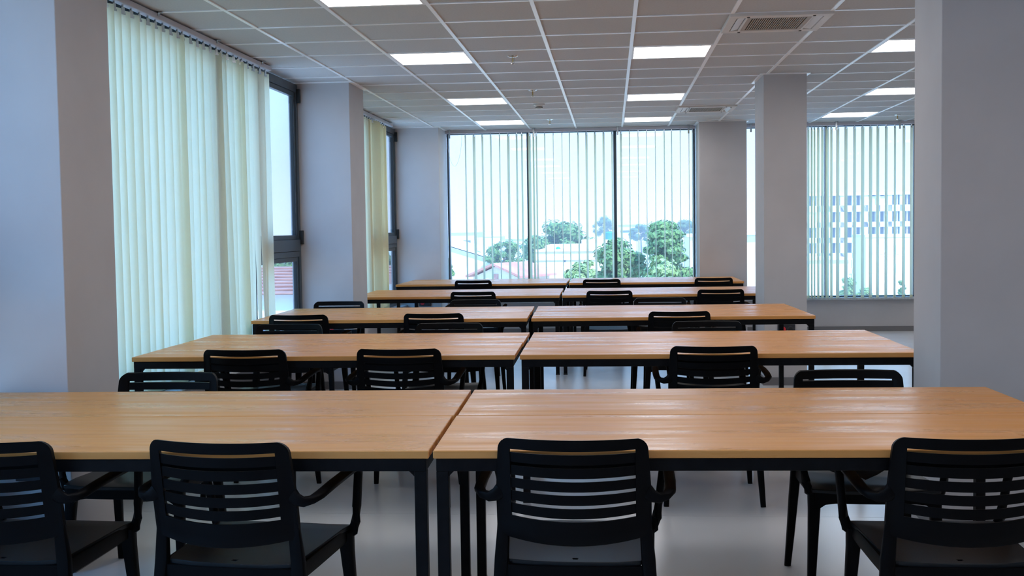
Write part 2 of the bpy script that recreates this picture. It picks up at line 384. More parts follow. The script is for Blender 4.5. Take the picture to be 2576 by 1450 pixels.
S1 = [(1173.5, 4), (1195, 7), (1216, 5), (1237, 4.6), (1259, 3.5), (1281, 6.6), (1302, 5), (1315, 4.6), (1334, 7), (1344, 4.5), (1351.5, 4), (1372.5, 3),
      (1394, 1.5), (1415.8, 1.6), (1434.4, 3), (1456, 4.7), (1477, 6), (1498.6, 5.6), (1520, 5.6), (1541.5, 5), (1563.5, 5.5), (1585, 2.5), (1606.8, 1.7),
      (1628, 1.6), (1650, 1.6), (1672.4, 2.5), (1690.8, 2.2), (1712.5, 1.3), (1734.5, 1.3), (1743, 1.7)]
bb = back_blind('vertical blind turned edge-on across the wide back window', -2.165, 1.10, S1, (1134, 1345, 1555, 1733))
S2 = [(2033.4, 6), (2042, 5), (2049, 4.6), (2058.6, 6), (2069, 6), (2081, 8), (2091.6, 6), (2107.4, 8), (2128, 8), (2149.6, 7), (2170, 8), (2190, 8),
      (2208, 7), (2229, 7), (2251, 5.5), (2273.4, 7), (2293, 7)]
b4 = back_blind('half-open vertical blind at the back window, white building behind it', 1.72, 3.91, S2, (1889, 2103, 2262))
# bead cord loop hanging from the wide back blind
cord = MB(); pts = []
for k in range(15):
    t = k/14; pts.append((.02+.21*t, -.03, -.06-.42*math.sin(math.pi*min(1, max(0, t)))**.6))
cord.sweep(pts, [(.0016, .0016)]*15, n=5); part('bead_cord', cord, M_RAIL, bb)

# ------------------------------------------------------------------ tables
TW, TD, TH = 2.005, 1.25, .763
table = empty('work_table')
def plank(y0, y1, jog):
    return MB().box(-TW/2+jog, TW/2+jog, y0, y1, TH-.024, TH)
part('tabletop_plank', plank(0, TD/2-.0035, 0), M_WOOD, table, bevel=.003)
part('tabletop_plank', plank(TD/2+.0035, TD, .004), M_WOOD, table, bevel=.003)
zr0, zr1 = TH-.062, TH-.025
for y in (.006, TD-.042): part('apron_rail', box(-TW/2+.008, TW/2-.008, y, y+.036, zr0, zr1), M_STEEL, table, bevel=.002)
for x in (-TW/2+.008, TW/2-.044): part('apron_rail', box(x, x+.036, .044, TD-.044, zr0, zr1), M_STEEL, table, bevel=.002)
for sx in (-1, 1):
    for y in (.006, TD-.042):
        x = sx*(TW/2-.026)
        lg = part('leg', box(x-.018, x+.018, y, y+.036, .006, zr0), M_STEEL, table, bevel=.002)
        part('foot_cap', box(x-.019, x+.019, y-.001, y+.037, 0, .012), M_SEAL, lg)
        xi = x-sx*.018
        g = MB().add([(xi, y+.004, zr0), (xi, y+.004, zr0-.016), (xi-sx*.016, y+.004, zr0), (xi, y+.032, zr0), (xi, y+.032, zr0-.016), (xi-sx*.016, y+.032, zr0)],
                     [(0, 1, 2), (3, 5, 4), (0, 3, 4, 1), (1, 4, 5, 2), (2, 5, 3, 0)])
        part('gusset', g, M_STEEL, table)
ROWS = [(3.25, -.53, 1.5, .013), (5.734, -.481, .74, .026), (8.08, -.588, 1.6, .030), (10.793, -.482, .85, .022), (13.17, -.507, 0., .03)]
ORD = ['row nearest the wide column', 'row alongside the wide column', 'middle row of five', 'row past the slim column', 'row under the back window']
SIDE = ['blind side', 'open side']
first = True
for r, (yf, xg, ph, gap) in enumerate(ROWS):
    for s in (-1, 1):
        t = table if first else copy_tree(table); first = False
        lx = s*(gap/2+TW/2)
        t.location = (xg+lx*math.cos(R(ph)), yf+lx*math.sin(R(ph)), 0); t.rotation_euler = (0, 0, R(ph))
        pre = ['table of the front row, beside the column where the long blind starts', 'table of the second row, in front of the long closed blind',
               'table of the middle row, reaching the end of the long blind', 'table of the fourth row, between the corner bay blind and its twin',
               'table right under the back window, near the corner column'] if s < 0 else \
              ['table of the front row, before the wide column', 'table of the second row, running behind the wide column',
               'table of the middle row, ending before the slim column', 'table of the fourth row, half hidden by the slim column',
               'table right under the back window, against the splitting column']
        tag(t, 'oak-topped black steel '+pre[r], 'table', 'oak-topped work tables in five rows')

# ------------------------------------------------------------------ chairs
BW, ZT, ZB = .213, .81, .514
SL = .179
slots = [.773-.0375*k for k in range(6)]       # heights of the six slots at their ends
SH = .0092
def back_y(z): return -.262+(ZT-z)/(ZT-ZB)*.052
def halfw(z):
    w = BW+.011*min(1, (ZT-z)/.16); r = .034
    if z > ZT-r: w += -r+math.sqrt(max(0, r*r-(z-(ZT-r))**2))
    if z < ZB+.02: pass
    return w
def back_map(u, z):
    """u in -1..1 up to the slots' ends, beyond that out to the edge at +-2"""
    au = min(abs(u), 2)
    x = SL*au if au <= 1 else SL+(halfw(z)-SL)*(au-1)
    x = math.copysign(x, u); q = 1-(x/BW)**2 if abs(x) < BW else 0
    lo = (ZT-z)/(ZT-ZB)
    b = (.046+.014*lo)*max(0, q); sag = (.001+.017*lo)*max(0, q)
    return (x, back_y(z)-b, z-sag), (0, 1, -.16)
US_IN = [-1+2*k/12 for k in range(13)]
US = [-2, -1.85, -1.5]+US_IN+[1.5, 1.85, 2]
chair = empty('armchair')
zt_in, zb_in = slots[0]+SH/2, slots[5]-SH/2
vs_f = [ZB, ZB+.03, zb_in]+[s for k in range(5, -1, -1) for s in ((slots[k]+SH/2,) if k == 0 else (slots[k]+SH/2, slots[k-1]-SH/2))]
vs_f = sorted(set([round(v, 5) for v in vs_f]+[ZT-.034, ZT-.026, ZT-.018, ZT-.010, ZT-.004, ZT-.001]))
def frame_mask(i, j):
    u = (US[i]+US[i+1])/2; v = (vs_f[j]+vs_f[j+1])/2
    return not (abs(u) < 1 and zb_in < v < zt_in)
back = part('backrest', MB().solid(US, vs_f, frame_mask, back_map, .017), M_BLACK, chair, smooth=True, bevel=.003, seg=1)
for k in range(5):
    z1_, z0_ = slots[k]-SH/2, slots[k+1]+SH/2
    part('slat', MB().solid(US_IN, [z0_, (z0_+z1_)/2, z1_], lambda i, j: True, back_map, .010), M_BLACK, back, smooth=True)
# rear legs run up into the back's stiles
for s in (-1, 1):
    pts = [(s*.206, -.2265, .60), (s*.2075, -.2135, .53), (s*.214, -.208, .44), (s*.224, -.222, .30), (s*.232, -.248, .14), (s*.240, -.275, .0)]
    part('leg', MB().sweep(pts, [(.0135, .0085), (.0185, .010), (.021, .016), (.019, .016), (.016, .014), (.013, .012)], n=12, power=4, up=Vector((0, 1, 0))), M_BLACK, chair, smooth=True)
    pts = [(s*.214, .205, .425), (s*.217, .210, .36), (s*.224, .222, .22), (s*.232, .240, .09), (s*.238, .252, .0)]
    part('leg', MB().sweep(pts, [(.026, .022), (.022, .020), (.018, .017), (.015, .014), (.0125, .012)], n=12, power=4, up=Vector((0, 1, 0))), M_BLACK, chair, smooth=True)
    # armrest loop: from the stile outward, forward, and down to the seat's front corner
    ctrl = [(s*.210, -.236, .648), (s*.226, -.238, .636), (s*.246, -.234, .630), (s*.266, -.220, .634), (s*.279, -.190, .642), (s*.281, -.10, .650), (s*.280, .02, .655), (s*.277, .12, .656),
            (s*.273, .165, .648), (s*.268, .185, .625), (s*.262, .195, .58), (s*.254, .205, .51), (s*.247, .212, .46), (s*.236, .212, .428), (s*.214, .205, .415)]
    sz = [(.010, .024), (.010, .019), (.011, .015), (.013, .012), (.016, .011), (.017, .010), (.017, .010), (.016, .010), (.015, .011), (.014, .012), (.013, .013), (.013, .014), (.014, .016), (.015, .019), (.014, .020)]
    part('armrest', MB().sweep(ctrl, sz, n=12, power=3, up=Vector((s*.15, 0, 1)) if True else None), M_BLACK, chair, smooth=True)
# seat shell with a drain hole
su = [-1, -.93, -.6, -.3, -.035, .035, .3, .6, .93, 1]; sv = [0, .03, .075, .11, .3, .55, .8, .93, 1]
def seat_map(u, v):
    y = -.208+v*.450; w = .203+.027*v
    if v < .1: w -= .01*(1-v/.1)
    x = u*w; z = .428+.012*v-.014*(1-u*u)*math.sin(math.pi*min(1, v*1.05))
    if v > .9: z -= (v-.9)*.12
    if abs(u) > .9: z += .003
    return (x, y-.012*(1-u*u)*(1-v)+.014*(1-u*u)*v, z), (0, 0, 1)
part('seat', MB().solid(su, sv, lambda i, j: not (i == 4 and j == 2), seat_map, .014), M_SEAT_LIT, chair, smooth=True, bevel=.002, seg=1)
for s in (-1, 1):
    part('seat_rail', MB().sweep([(s*.212, -.205, .408), (s*.216, -.05, .412), (s*.218, .10, .416), (s*.216, .205, .418)], [(.008, .024)]*4, n=8, power=5), M_BLACK, chair, smooth=True)
def bow_rail(y, dy, z, h0, h1):
    n = 13; xs = [-.215+.43*k/(n-1) for k in range(n)]
    mb = MB()
    def mp(u, v):
        q = (u/.215); e = max(0, abs(q)-.72)/.28
        top = z; bot = z-h0-(h1-h0)*e*e
        return (u, y+dy*(1-q*q), bot+(top-bot)*v), (0, 1, 0)
    return mb.solid(xs, [0, .5, 1], lambda i, j: True, mp, .014)
part('seat_rail', bow_rail(-.210, -.014, .424, .036, .060), M_BLACK, chair, smooth=True)
part('seat_rail', bow_rail(.222, .016, .428, .044, .075), M_BLACK, chair, smooth=True)

# (x, y of the back's top corners, faces the back window?, turn, label)
CH = [
 (-1.84, 3.165, 1, -2, 'at the front-row table, at the column where the long blind starts'),
 (-1.108, 3.165, 1, -6, 'at the front-row table, between the blind column and the table gap'),
 (-.111, 3.219, 1, -1, 'at the front-row table, just past the table gap'),
 (.992, 3.245, 1, 1, 'at the front-row table, before the wide column'),
 (-1.893, 4.693, 0, 0, 'across the front-row table, its back to the long blind row'),
 (.953, 4.693, 0, 0, 'across the front-row table, with a bag on its seat'),
 (-1.875, 5.65, 1, 0, 'at the second-row table, the one nearer the long blind'),
 (-1.075, 5.648, 1, 0, 'at the second-row table, nearer the table gap'),
 (.504, 5.70, 1, 0, 'alone on its side of the second-row open-side table'),
 (-2.068, 7.14, 0, 0, 'across the second-row table, beside the long blind'),
 (-1.03, 7.143, 0, 0, 'across the second-row table, by the table gap'),
 (.591, 7.151, 0, 0, 'across the second-row table on the open side'),
 (-2.244, 7.98, 1, 0, 'at the middle-row table, beside the end of the long blind'),
 (-1.269, 8.02, 1, 0, 'at the middle-row table, nearer the table gap'),
 (.473, 8.03, 1, 0, 'alone on its side of the middle-row open-side table'),
 (-2.295, 9.42, 0, 0, 'across the middle-row table, before the column between the side windows'),
 (-1.143, 9.491, 0, 0, 'across the middle-row table, by the table gap'),
 (.402, 9.533, 0, 0, 'across the middle-row table, short of the slim column'),
 (-1.316, 10.74, 1, 0, 'at the fourth-row table on the corner-bay side'),
 (-.02, 10.70, 1, 0, 'at the fourth-row table, by the table gap'),
 (1.019, 10.75, 1, 0, 'at the fourth-row table, tucked beside the slim column'),
 (-1.603, 13.12, 1, 0, 'at the table under the back window, on the corner-column side'),
 (-.111, 13.05, 1, 0, 'at the table under the back window, by the table gap'),
 (1.165, 13.12, 1, 0, 'at the table under the back window, before the splitting column'),
]
first = True; chairs = []
for x, y, fwd, turn, lab in CH:
    c = chair if first else copy_tree(chair); first = False
    c.location = (x, y+.262 if fwd else y-.262, 0); c.rotation_euler = (0, 0, R(turn)+(0 if fwd else math.pi))
    tag(c, 'black plastic slat-back armchair '+lab, 'armchair', 'black slat-back armchairs around the tables'); chairs.append(c)

# bag on the seat of the chair beside the wide column
bagx, bagy = .93, 4.44
bag = tag(empty('shoulder_bag', (bagx, bagy, .437), R(8)), 'dark soft bag with a pale strap lying on a chair seat', 'bag')
mb = MB(); us = [k/14 for k in range(15)]; vs_ = [k/10 for k in range(11)]
V = []; Fc = []
for i, u in enumerate(us[:-1]):
    for v in vs_:
        a = 2*math.pi*u; t = v
        rx = .165*(1-.25*t)*(math.sin(math.pi*min(1, .12+.88*(1-t)))**.35 if t < 1 else .02); ry = .105*(1-.45*t)
        wob = 1+.06*math.sin(3*a+4*t)+.04*math.cos(5*a)
        V.append((rx*math.cos(a)*wob, ry*math.sin(a)*wob, .005+.12*t+.012*math.sin(2*a)*t))
nu, nv = 14, 11
for i in range(nu):
    for j in range(nv-1): Fc.append((i*nv+j, ((i+1) % nu)*nv+j, ((i+1) % nu)*nv+j+1, i*nv+j+1))
Fc.append(tuple(i*nv for i in range(nu))); Fc.append(tuple(i*nv+nv-1 for i in range(nu)))
part('bag_body', mb.add(V, Fc), M_BAG, bag, smooth=True)
pts = [(.02+.075*math.cos(a), -.125-.01*math.sin(a), .135+.085*math.sin(a)) for a in [math.pi*k/12+math.pi for k in range(13)]]
part('strap', MB().sweep(pts, [(.003, .003)]*13, n=6), M_STRAP, bag, smooth=True)

# ------------------------------------------------------------------ ceiling fittings
def clabel(i, j):
    col = {1: 'over the blind-side tables', 4: 'over the open-side tables', 7: 'beyond the columns', 8: 'beyond the columns', 11: 'unseen, added along the plain side wall to brighten that side'}[i]
    row = {11: 'last panel before the back window', 7: 'second panel from the back window', 2: 'third panel from the back window', -2: 'fourth panel from the back window',
           -7: 'fifth panel from the back window', -12: 'sixth panel from the back window'}[j]
    return 'glowing square ceiling panel, '+row+', '+col
lamp = None
for (i, j) in sorted(LIGHTS, key=lambda k: (k[0], -k[1])):
    loc = (X0+DX*i, Y0+DY*j, H)
    if lamp is None:
        lamp = empty('ceiling_light', loc)
        a, b = .012, .026
        part('lamp_frame', MB().box(a, DX-a, a, b, -.008, .02).box(a, DX-a, DY-b, DY-a, -.008, .02).box(a, b, b, DY-b, -.008, .02).box(DX-b, DX-a, b, DY-b, -.008, .02), M_LAMPF, lamp)
        part('diffuser', box(b, DX-b, b, DY-b, -.004, .010), M_PANEL, lamp)
        o = lamp
    else: o = copy_tree(lamp); o.location = loc
    tag(o, clabel(i, j), 'ceiling light', 'square glowing ceiling panels')

def ac_unit(i, j, label, flap):
    u = tag(empty('air_conditioner', (X0+DX*(i+.5), Y0+DY*(j+.5), H)), label, 'air conditioner')
    a, b = .315, .305
    part('cassette_panel', MB().box(-a, a, -b, -b+.07, -.026, -.001).box(-a, a, b-.07, b, -.026, -.001).box(-a, -a+.05, -b+.07, b-.07, -.026, -.001).box(a-.05, a, -b+.07, b-.07, -.026, -.001)
         .box(-a+.105, -a+.12, -b+.07, b-.07, -.026, -.001).box(a-.12, a-.105, -b+.07, b-.07, -.026, -.001), M_ACW, u, bevel=.004)
    part('recess', box(-a+.04, a-.04, -b+.06, b-.06, -.0035, -.001), M_ACD, u)
    gr = part('intake_grille', MB().box(-a+.12, a-.12, -b+.07, -b+.10, -.024, -.006).box(-a+.12, a-.12, b-.10, b-.07, -.024, -.006).box(-a+.12, -a+.145, -b+.10, b-.10, -.024, -.006).box(a-.145, a-.12, -b+.10, b-.10, -.024, -.006), M_GRILLE, u)
    bar = box(-.0028, .0028, -b+.10, b-.10, -.022, -.008).mesh('grille_bar', M_GRILLE)
    n = 24
    for k in range(n): link('grille_bar', bar, gr, (-a+.158+(2*a-.316)*k/(n-1), 0, 0))
    for s in (-1, 1):
        f = part('louvre', box(-.024, .024, -b+.08, b-.08, -.003, .003), M_ACL, u, loc=(s*(a-.078), 0, -.018), bevel=.001)
        f.rotation_euler = (0, s*R(flap if s > 0 else 12), 0)
    for x, y in ((-.2, -b+.035), (.2, -b+.035), (-.2, b-.035), (.2, b-.035)): part('catch', box(x-.008, x+.008, y-.012, y+.012, -.029, -.026), M_ACD, u)
ac_unit(5, 0, 'square ceiling air conditioner ahead of the slim column', 8)
ac_unit(5, 9, 'square ceiling air conditioner near the back window, louvre tipped open', 45)

def sprinkler(x, y, label):
    s = tag(empty('sprinkler', (x, y, H)), label, 'sprinkler', 'chrome ceiling sprinklers')
    part('rosette', MB().lathe([(.040, .0), (.040, -.004), (.028, -.011), (.012, -.014)], n=20), M_CHROME, s, smooth=True)
    part('yoke', MB().box(-.013, -.009, -.003, .003, -.055, -.012).box(.009, .013, -.003, .003, -.055, -.012).box(-.013, .013, -.003, .003, -.060, -.055), M_CHROME, s)
    part('bulb', MB().lathe([(.002, -.012), (.0045, -.02), (.0045, -.045), (.002, -.055)], n=10), M_BULB, s, smooth=True)
    part('deflector', MB().lathe([(.016, -.060), (.016, -.063), (.004, -.068)], n=14), M_CHROME, s)
    return s
sprinkler(-.726, 8.648, 'chrome ceiling sprinkler, third from the back window over the table gap')
sprinkler(-.723, 10.803, 'chrome ceiling sprinkler, second from the back window over the table gap')
sprinkler(-.719, 13.753, 'chrome ceiling sprinkler closest to the wide back window')
sprinkler(3.461, 14.157, 'chrome ceiling sprinkler before the back window by the white building')
d = tag(empty('smoke_detector', (-.737, 11.981, H)), 'white round smoke detector between two sprinklers', 'smoke detector')
part('base', MB().lathe([(.058, 0), (.058, -.020), (.050, -.026)], n=24), M_DETECT, d, smooth=True)
part('sensor_head', MB().lathe([(.048, -.026), (.038, -.034), (.034, -.052), (.020, -.060)], n=24), M_DETECT, d, smooth=True)
part('sensor_slot', MB().lathe([(.0385, -.038), (.0375, -.047)], n=24), M_ACD, d)

# ------------------------------------------------------------------ sockets on the columns
def socket(x, y, z, label):
    s = tag(empty('power_socket', (x, y, z)), label, 'power socket', 'black column sockets with red outlets')
    part('backplate', box(-.075, .075, -.016, 0, -.045, .045), M_BOX, s, bevel=.003)
    for dx in (-.034, .034):
        m_ = M_RED if dx < 0 else M_BOX
        o = part('outlet', MB().lathe([(.028, 0), (.028, .008), (.024, .009)], n=20), m_, s)
        o.location = (dx, -.016, 0); o.rotation_euler = (R(90), 0, 0)
        h = part('outlet_well', MB().lathe([(.019, .0091), (.019, .0098)], n=16), M_RED if dx < 0 else M_SEAL, o)
    return s
socket(-2.385, 14.42, .468, 'black socket plate with red outlet on the corner column')
socket(1.517, 10.06, .490, 'black socket plate with red outlet on the slim column')
socket(-2.44, 9.87, .515, 'black socket plate with red outlet on the column between side windows')
socket(-2.405, 4.50, .43, 'black socket plate with red outlet on the column at the start of the blind')

# ------------------------------------------------------------------ outside: ground, houses, trees
GZ = -10.6
M_GROUND = mottled('ground_outside', (.50, .50, .46), (.62, .60, .55), .05, .9)
tag(part('ground', box(-500, 500, -300, 900, GZ-1, GZ), M_GROUND), 'hazy ground of the town outside', None, None, 'structure')
M_WHITE = mottled('white_render', (.82, .81, .79), (.74, .73, .72), .3, .8)
M_PEACH = mottled('peach_render', (.80, .70, .56), (.76, .66, .52), .3, .8)
M_METAL = mottled('white_sheet_roof', (.85, .86, .88), (.78, .80, .82), .2, .5)
M_REDROOF = mottled('red_roof', (.50, .20, .16), (.58, .27, .22), .8, .8)
M_TILEROOF = mottled('tile_roof', (.34, .17, .15), (.42, .24, .21), 1.5, .85)
M_VOID = mat('dark_opening', (.10, .14, .20), .3)
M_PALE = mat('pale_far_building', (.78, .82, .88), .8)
M_CONC = mottled('raw_concrete', (.72, .71, .70), (.62, .61, .61), .4, .85)
M_TEAL = mat('tank_teal', (.02, .38, .33), .5)
M_BLUE = mat('tank_blue', (.05, .25, .62), .5)

def gable(name, cx, cy, w, d, zeave, zridge, mw, mr, label, ridge_x=False, cat='building'):
    h = tag(empty(name, (cx, cy, GZ)), label, cat)
    ze, zr = zeave-GZ, zridge-GZ
    part('wall', box(-w/2, w/2, -d/2, d/2, 0, ze), mw, h)
    o = .4
    if ridge_x:
        pts = [(-w/2-o, -d/2-o, ze), (w/2+o, -d/2-o, ze), (w/2+o, 0, zr), (-w/2-o, 0, zr), (w/2+o, d/2+o, ze), (-w/2-o, d/2+o, ze)]
        r = MB().add(pts+[(x, y, z+.15) for x, y, z in pts], [(0, 1, 2, 3), (3, 2, 4, 5), (6, 9, 8, 7), (9, 11, 10, 8), (0, 6, 7, 1), (5, 4, 10, 11), (0, 3, 9, 6), (3, 5, 11, 9), (1, 7, 8, 2), (2, 8, 10, 4)])
    else:
        pts = [(-w/2-o, -d/2-o, ze), (0, -d/2-o, zr), (w/2+o, -d/2-o, ze), (-w/2-o, d/2+o, ze), (0, d/2+o, zr), (w/2+o, d/2+o, ze)]
        r = MB().add(pts+[(x, y, z+.15) for x, y, z in pts], [(0, 1, 4, 3), (1, 2, 5, 4), (6, 9, 10, 7), (7, 10, 11, 8), (0, 6, 7, 1), (1, 7, 8, 2), (3, 4, 10, 9), (4, 5, 11, 10), (0, 3, 9, 6), (2, 8, 11, 5)])
        part('gable_wall', MB().add([(-w/2, -d/2, ze), (w/2, -d/2, ze), (0, -d/2, zr-.1), (-w/2, d/2, ze), (w/2, d/2, ze), (0, d/2, zr-.1)], [(0, 1, 2), (3, 5, 4), (0, 2, 5, 3), (1, 4, 5, 2), (0, 3, 4, 1)]), mw, h)
    part('roof', r, mr, h)
    return h
def wz(px, py, Y): return at_y(px, py, Y)
# big white-roofed hall
p = wz(1120, 608, 120); q = wz(1285, 668, 120)
hall = gable('warehouse', p.x-1.0, 128, 2*(q.x-p.x)+2, 16, q.z, p.z, M_WHITE, M_METAL, 'white hall with a broad pale sheet-metal roof beyond the wide window')
part('vent_turret', box(4.6, 6.6, -6.5, -5, p.z-GZ-2.2, p.z-GZ+.3), M_WHITE, hall)
# red-roofed gable house
p = wz(1268, 668, 80); q = wz(1210, 700, 80)
house = gable('house', p.x+.3, 82.5, 2*(p.x-q.x)+.6, 4.2, q.z, p.z, M_PEACH, M_REDROOF, 'cream house with a red gable roof below the wide window')
house.rotation_euler = (0, 0, R(-28))
part('gable_vent', box(-.25, .25, -2.18, -2.1, q.z-GZ-.1, q.z-GZ+.25), M_REDROOF, house)
# flat peach building with parapet, tank and stair head
p = wz(1346, 632, 90); q = wz(1482, 622, 90)
fb = tag(empty('apartment_building', (0, 90, 0)), 'peach flat-roofed block with a parapet and a teal water tank', 'building')
part('wall', box(p.x, q.x+2.2, 0, 12, GZ, p.z), M_PEACH, fb)
part('parapet', box(p.x, q.x+2.2, -.15, 0, p.z-.05, p.z+.12), M_PEACH, fb)
part('upper_block', box(wz(1374, 620, 95).x, q.x+2, 3, 12, p.z, wz(1400, 618, 93).z), M_PEACH, fb)
part('cornice', box(p.x, q.x+2.2, -.12, 0, p.z-.75, p.z-.62), M_CONC, fb)
x = wz(1404, 628, 91).x; part('water_tank', MB().lathe([(.20, 0), (.20, .15), (.14, .26), (.05, .30)], (x, 1, p.z), 14), M_TEAL, fb)
x = wz(1420, 652, 90).x; part('window', box(x-.09, x+.09, -.02, .02, wz(1420, 660, 90).z, wz(1420, 653, 90).z), M_VOID, fb)
# blue tank on a low roof
p = wz(1535, 586, 120)
bt = tag(empty('water_tank', (p.x, 120, 0)), 'blue rooftop water tank on a white block behind the trees', 'water tank')
part('tank', MB().lathe([(.55, -.7), (.55, .0), (.3, .12)], (0, 0, p.z), 16), M_BLUE, bt)
part('block', box(-3.0, .9, -1, 5, GZ, p.z-.7), M_WHITE, bt)
# pale far buildings on the skyline
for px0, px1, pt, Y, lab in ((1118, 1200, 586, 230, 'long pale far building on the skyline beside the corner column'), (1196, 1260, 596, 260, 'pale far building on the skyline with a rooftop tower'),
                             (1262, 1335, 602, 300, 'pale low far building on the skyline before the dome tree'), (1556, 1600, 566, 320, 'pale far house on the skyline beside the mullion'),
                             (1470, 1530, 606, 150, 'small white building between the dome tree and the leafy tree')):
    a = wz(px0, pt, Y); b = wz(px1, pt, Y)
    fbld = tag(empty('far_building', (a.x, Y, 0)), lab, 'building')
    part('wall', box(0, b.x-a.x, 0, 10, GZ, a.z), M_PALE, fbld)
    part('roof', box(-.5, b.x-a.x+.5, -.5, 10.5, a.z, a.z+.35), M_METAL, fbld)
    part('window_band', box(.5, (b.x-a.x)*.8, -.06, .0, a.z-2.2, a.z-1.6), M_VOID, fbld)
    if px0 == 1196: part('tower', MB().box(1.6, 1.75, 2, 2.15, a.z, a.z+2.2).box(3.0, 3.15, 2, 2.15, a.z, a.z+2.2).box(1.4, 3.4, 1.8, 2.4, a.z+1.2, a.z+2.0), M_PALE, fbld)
# cream building seen in the narrow strip between the columns, and at the window's right
p = wz(1876, 592, 60); q = wz(1900, 592, 60)
cb = tag(empty('apartment_building', (0, 60, 0)), 'cream wall seen between the splitting column and the slim column', 'building')
part('wall', box(p.x-1.6, q.x, 0, 8, GZ, p.z-.05), M_PEACH, cb); part('cornice', box(p.x-1.7, q.x+.05, -.1, 8, p.z-.05, p.z+.02), M_CONC, cb)
part('roof', MB().add([(p.x-1.9, -.3, p.z+.02), (q.x+.6, -.3, p.z+.02), ((p.x+q.x)/2, 4, p.z+.35), (p.x-1.9, 8, p.z+.02), (q.x+.6, 8, p.z+.02)], [(0, 1, 2), (1, 4, 2), (4, 3, 2), (3, 0, 2), (0, 3, 4, 1)]), M_PALE, cb)
rb = tag(empty('house', (0, 66, 0)), 'pink-red walled house beside the cream wall between columns', 'house')
x = wz(1900, 600, 66).x; part('wall', box(x, x+.4, 0, 8, GZ, wz(1900, 612, 66).z), M_REDROOF, rb); part('roof', box(x-.05, x+.45, -.2, 8.2, wz(1900, 612, 66).z, wz(1900, 604, 66).z), M_PALE, rb)
p = wz(1735, 596, 110); q = wz(1775, 596, 110)
yb = tag(empty('apartment_building', (0, 110, 0)), 'cream block at the edge of the wide window behind the leafy tree', 'building')
part('wall', box(p.x, q.x+2, 0, 8, GZ, p.z), M_PEACH, yb); part('roof', box(p.x-.3, q.x+2.3, -.3, 8.3, p.z, p.z+.25), M_PALE, yb)

# white multi-storey block beyond the right window
Yb_ = 200
rb0 = wz(2000, 487, Yb_); rb1 = wz(2330, 487, Yb_)
ob = tag(empty('office_building', (rb0.x, Yb_, GZ)), 'white concrete multi-storey block with dark openings', 'building')
W_ = rb1.x-rb0.x; HT = rb0.z-GZ; fl = 38/F_PX*Yb_
part('wall', box(0, W_, 1.2, 14, 0, HT-.3), M_VOID, ob)
part('roof_slab', box(-.3, W_+.3, -.2, 14.2, HT-.5, HT), M_WHITE, ob)
nfl = 6
for k in range(nfl):
    z = HT-.5-fl*(k+1)
    part('floor_band', box(0, W_, 0, 1.3, z-.15, z+.75 if k else z+.95), M_WHITE, ob)
cols = 11; pier = box(-.34, .34, 0, 1.25, 0, HT-.5).mesh('pier', M_WHITE)
thin = box(-.07, .07, .3, 1.25, 0, HT-.5).mesh('pier', M_CONC)
for k in range(cols+1):
    x = W_*k/cols
    link('pier', pier, ob, (x, 0, 0))
    if k < cols: link('pier', thin, ob, (x+W_/cols*(.35+.3*random.random()), 0, 0))
for k0, k1, f0 in ((0, 3, 1), (6, 8, 0), (1, 5, 4), (9, 12, 3)):
    z = HT-.5-fl*(f0+1); part('infill_wall', box(W_*k0/cols, W_*k1/cols*.98, .25, 1.2, z-fl*.6 if f0 > 3 else z, z+fl-.2), M_WHITE, ob)
a = wz(2178, 598, 150); b = wz(2320, 598, 150)
lb = tag(empty('office_building', (a.x, 150, GZ)), 'lower white annex in front of the multi-storey block', 'building')
part('wall', box(0, b.x-a.x, 0, 8, 0, a.z-GZ), M_WHITE, lb); part('parapet', box(-.1, b.x-a.x+.1, -.1, 8.1, a.z-GZ, a.z-GZ+.35), M_CONC, lb)
for k in range(4):
    for f_ in range(2):
        x = .8+1.0*k; z = a.z-GZ-2.2-2.4*f_
        part('window', box(x, x+.4, -.05, .05, z, z+1.2), M_PALE, lb)
a = wz(2020, 640, 120); b = wz(2135, 640, 120)
ob2 = tag(empty('house', (a.x, 120, GZ)), 'white walled house below the multi-storey block', 'house')
part('wall', box(0, b.x-a.x, 0, 8, 0, wz(2050, 655, 120).z-GZ), M_WHITE, ob2); part('roof', box(-.3, b.x-a.x+.3, -.3, 8.3, wz(2050, 655, 120).z-GZ, wz(2050, 650, 120).z-GZ), M_METAL, ob2)

# tiled roof beyond the gap at the long side blind
pr = wz(712, 671, 46); pe = wz(712, 742, 36)
tr = tag(empty('house', (pr.x, 41, GZ)), 'low house with a faded red tiled roof outside the side window', 'house')
part('wall', box(-14, 4.5, -4.6, 9, 0, pe.z-GZ), M_PALE, tr)
rf = part('roof', MB().add([(-15, -5, pe.z-GZ), (5.2, -5, pe.z-GZ), (5.2, 5, pr.z-GZ), (-15, 5, pr.z-GZ), (5.2, 10, pe.z-GZ), (-15, 10, pe.z-GZ)],
     [(0, 1, 2, 3), (3, 2, 4, 5), (0, 3, 5), (1, 4, 2), (0, 5, 4, 1)]), M_TILEROOF, tr)
dz = (pr.z-pe.z)/10
for k in range(9):
    y0_, y1_ = -5+k*1.1, -5+k*1.1+.16
    part('tile_course', box(-15, 5.2, y0_, y1_, pe.z-GZ+dz*(k*1.1)+.01, pe.z-GZ+dz*(k*1.1)+.06), M_TILEROOF, rf)
for k in range(6): part('window', box(-9+2.2*k, -8+2.2*k, -4.66, -4.58, pe.z-GZ-2.0, pe.z-GZ-.9), M_VOID, tr)

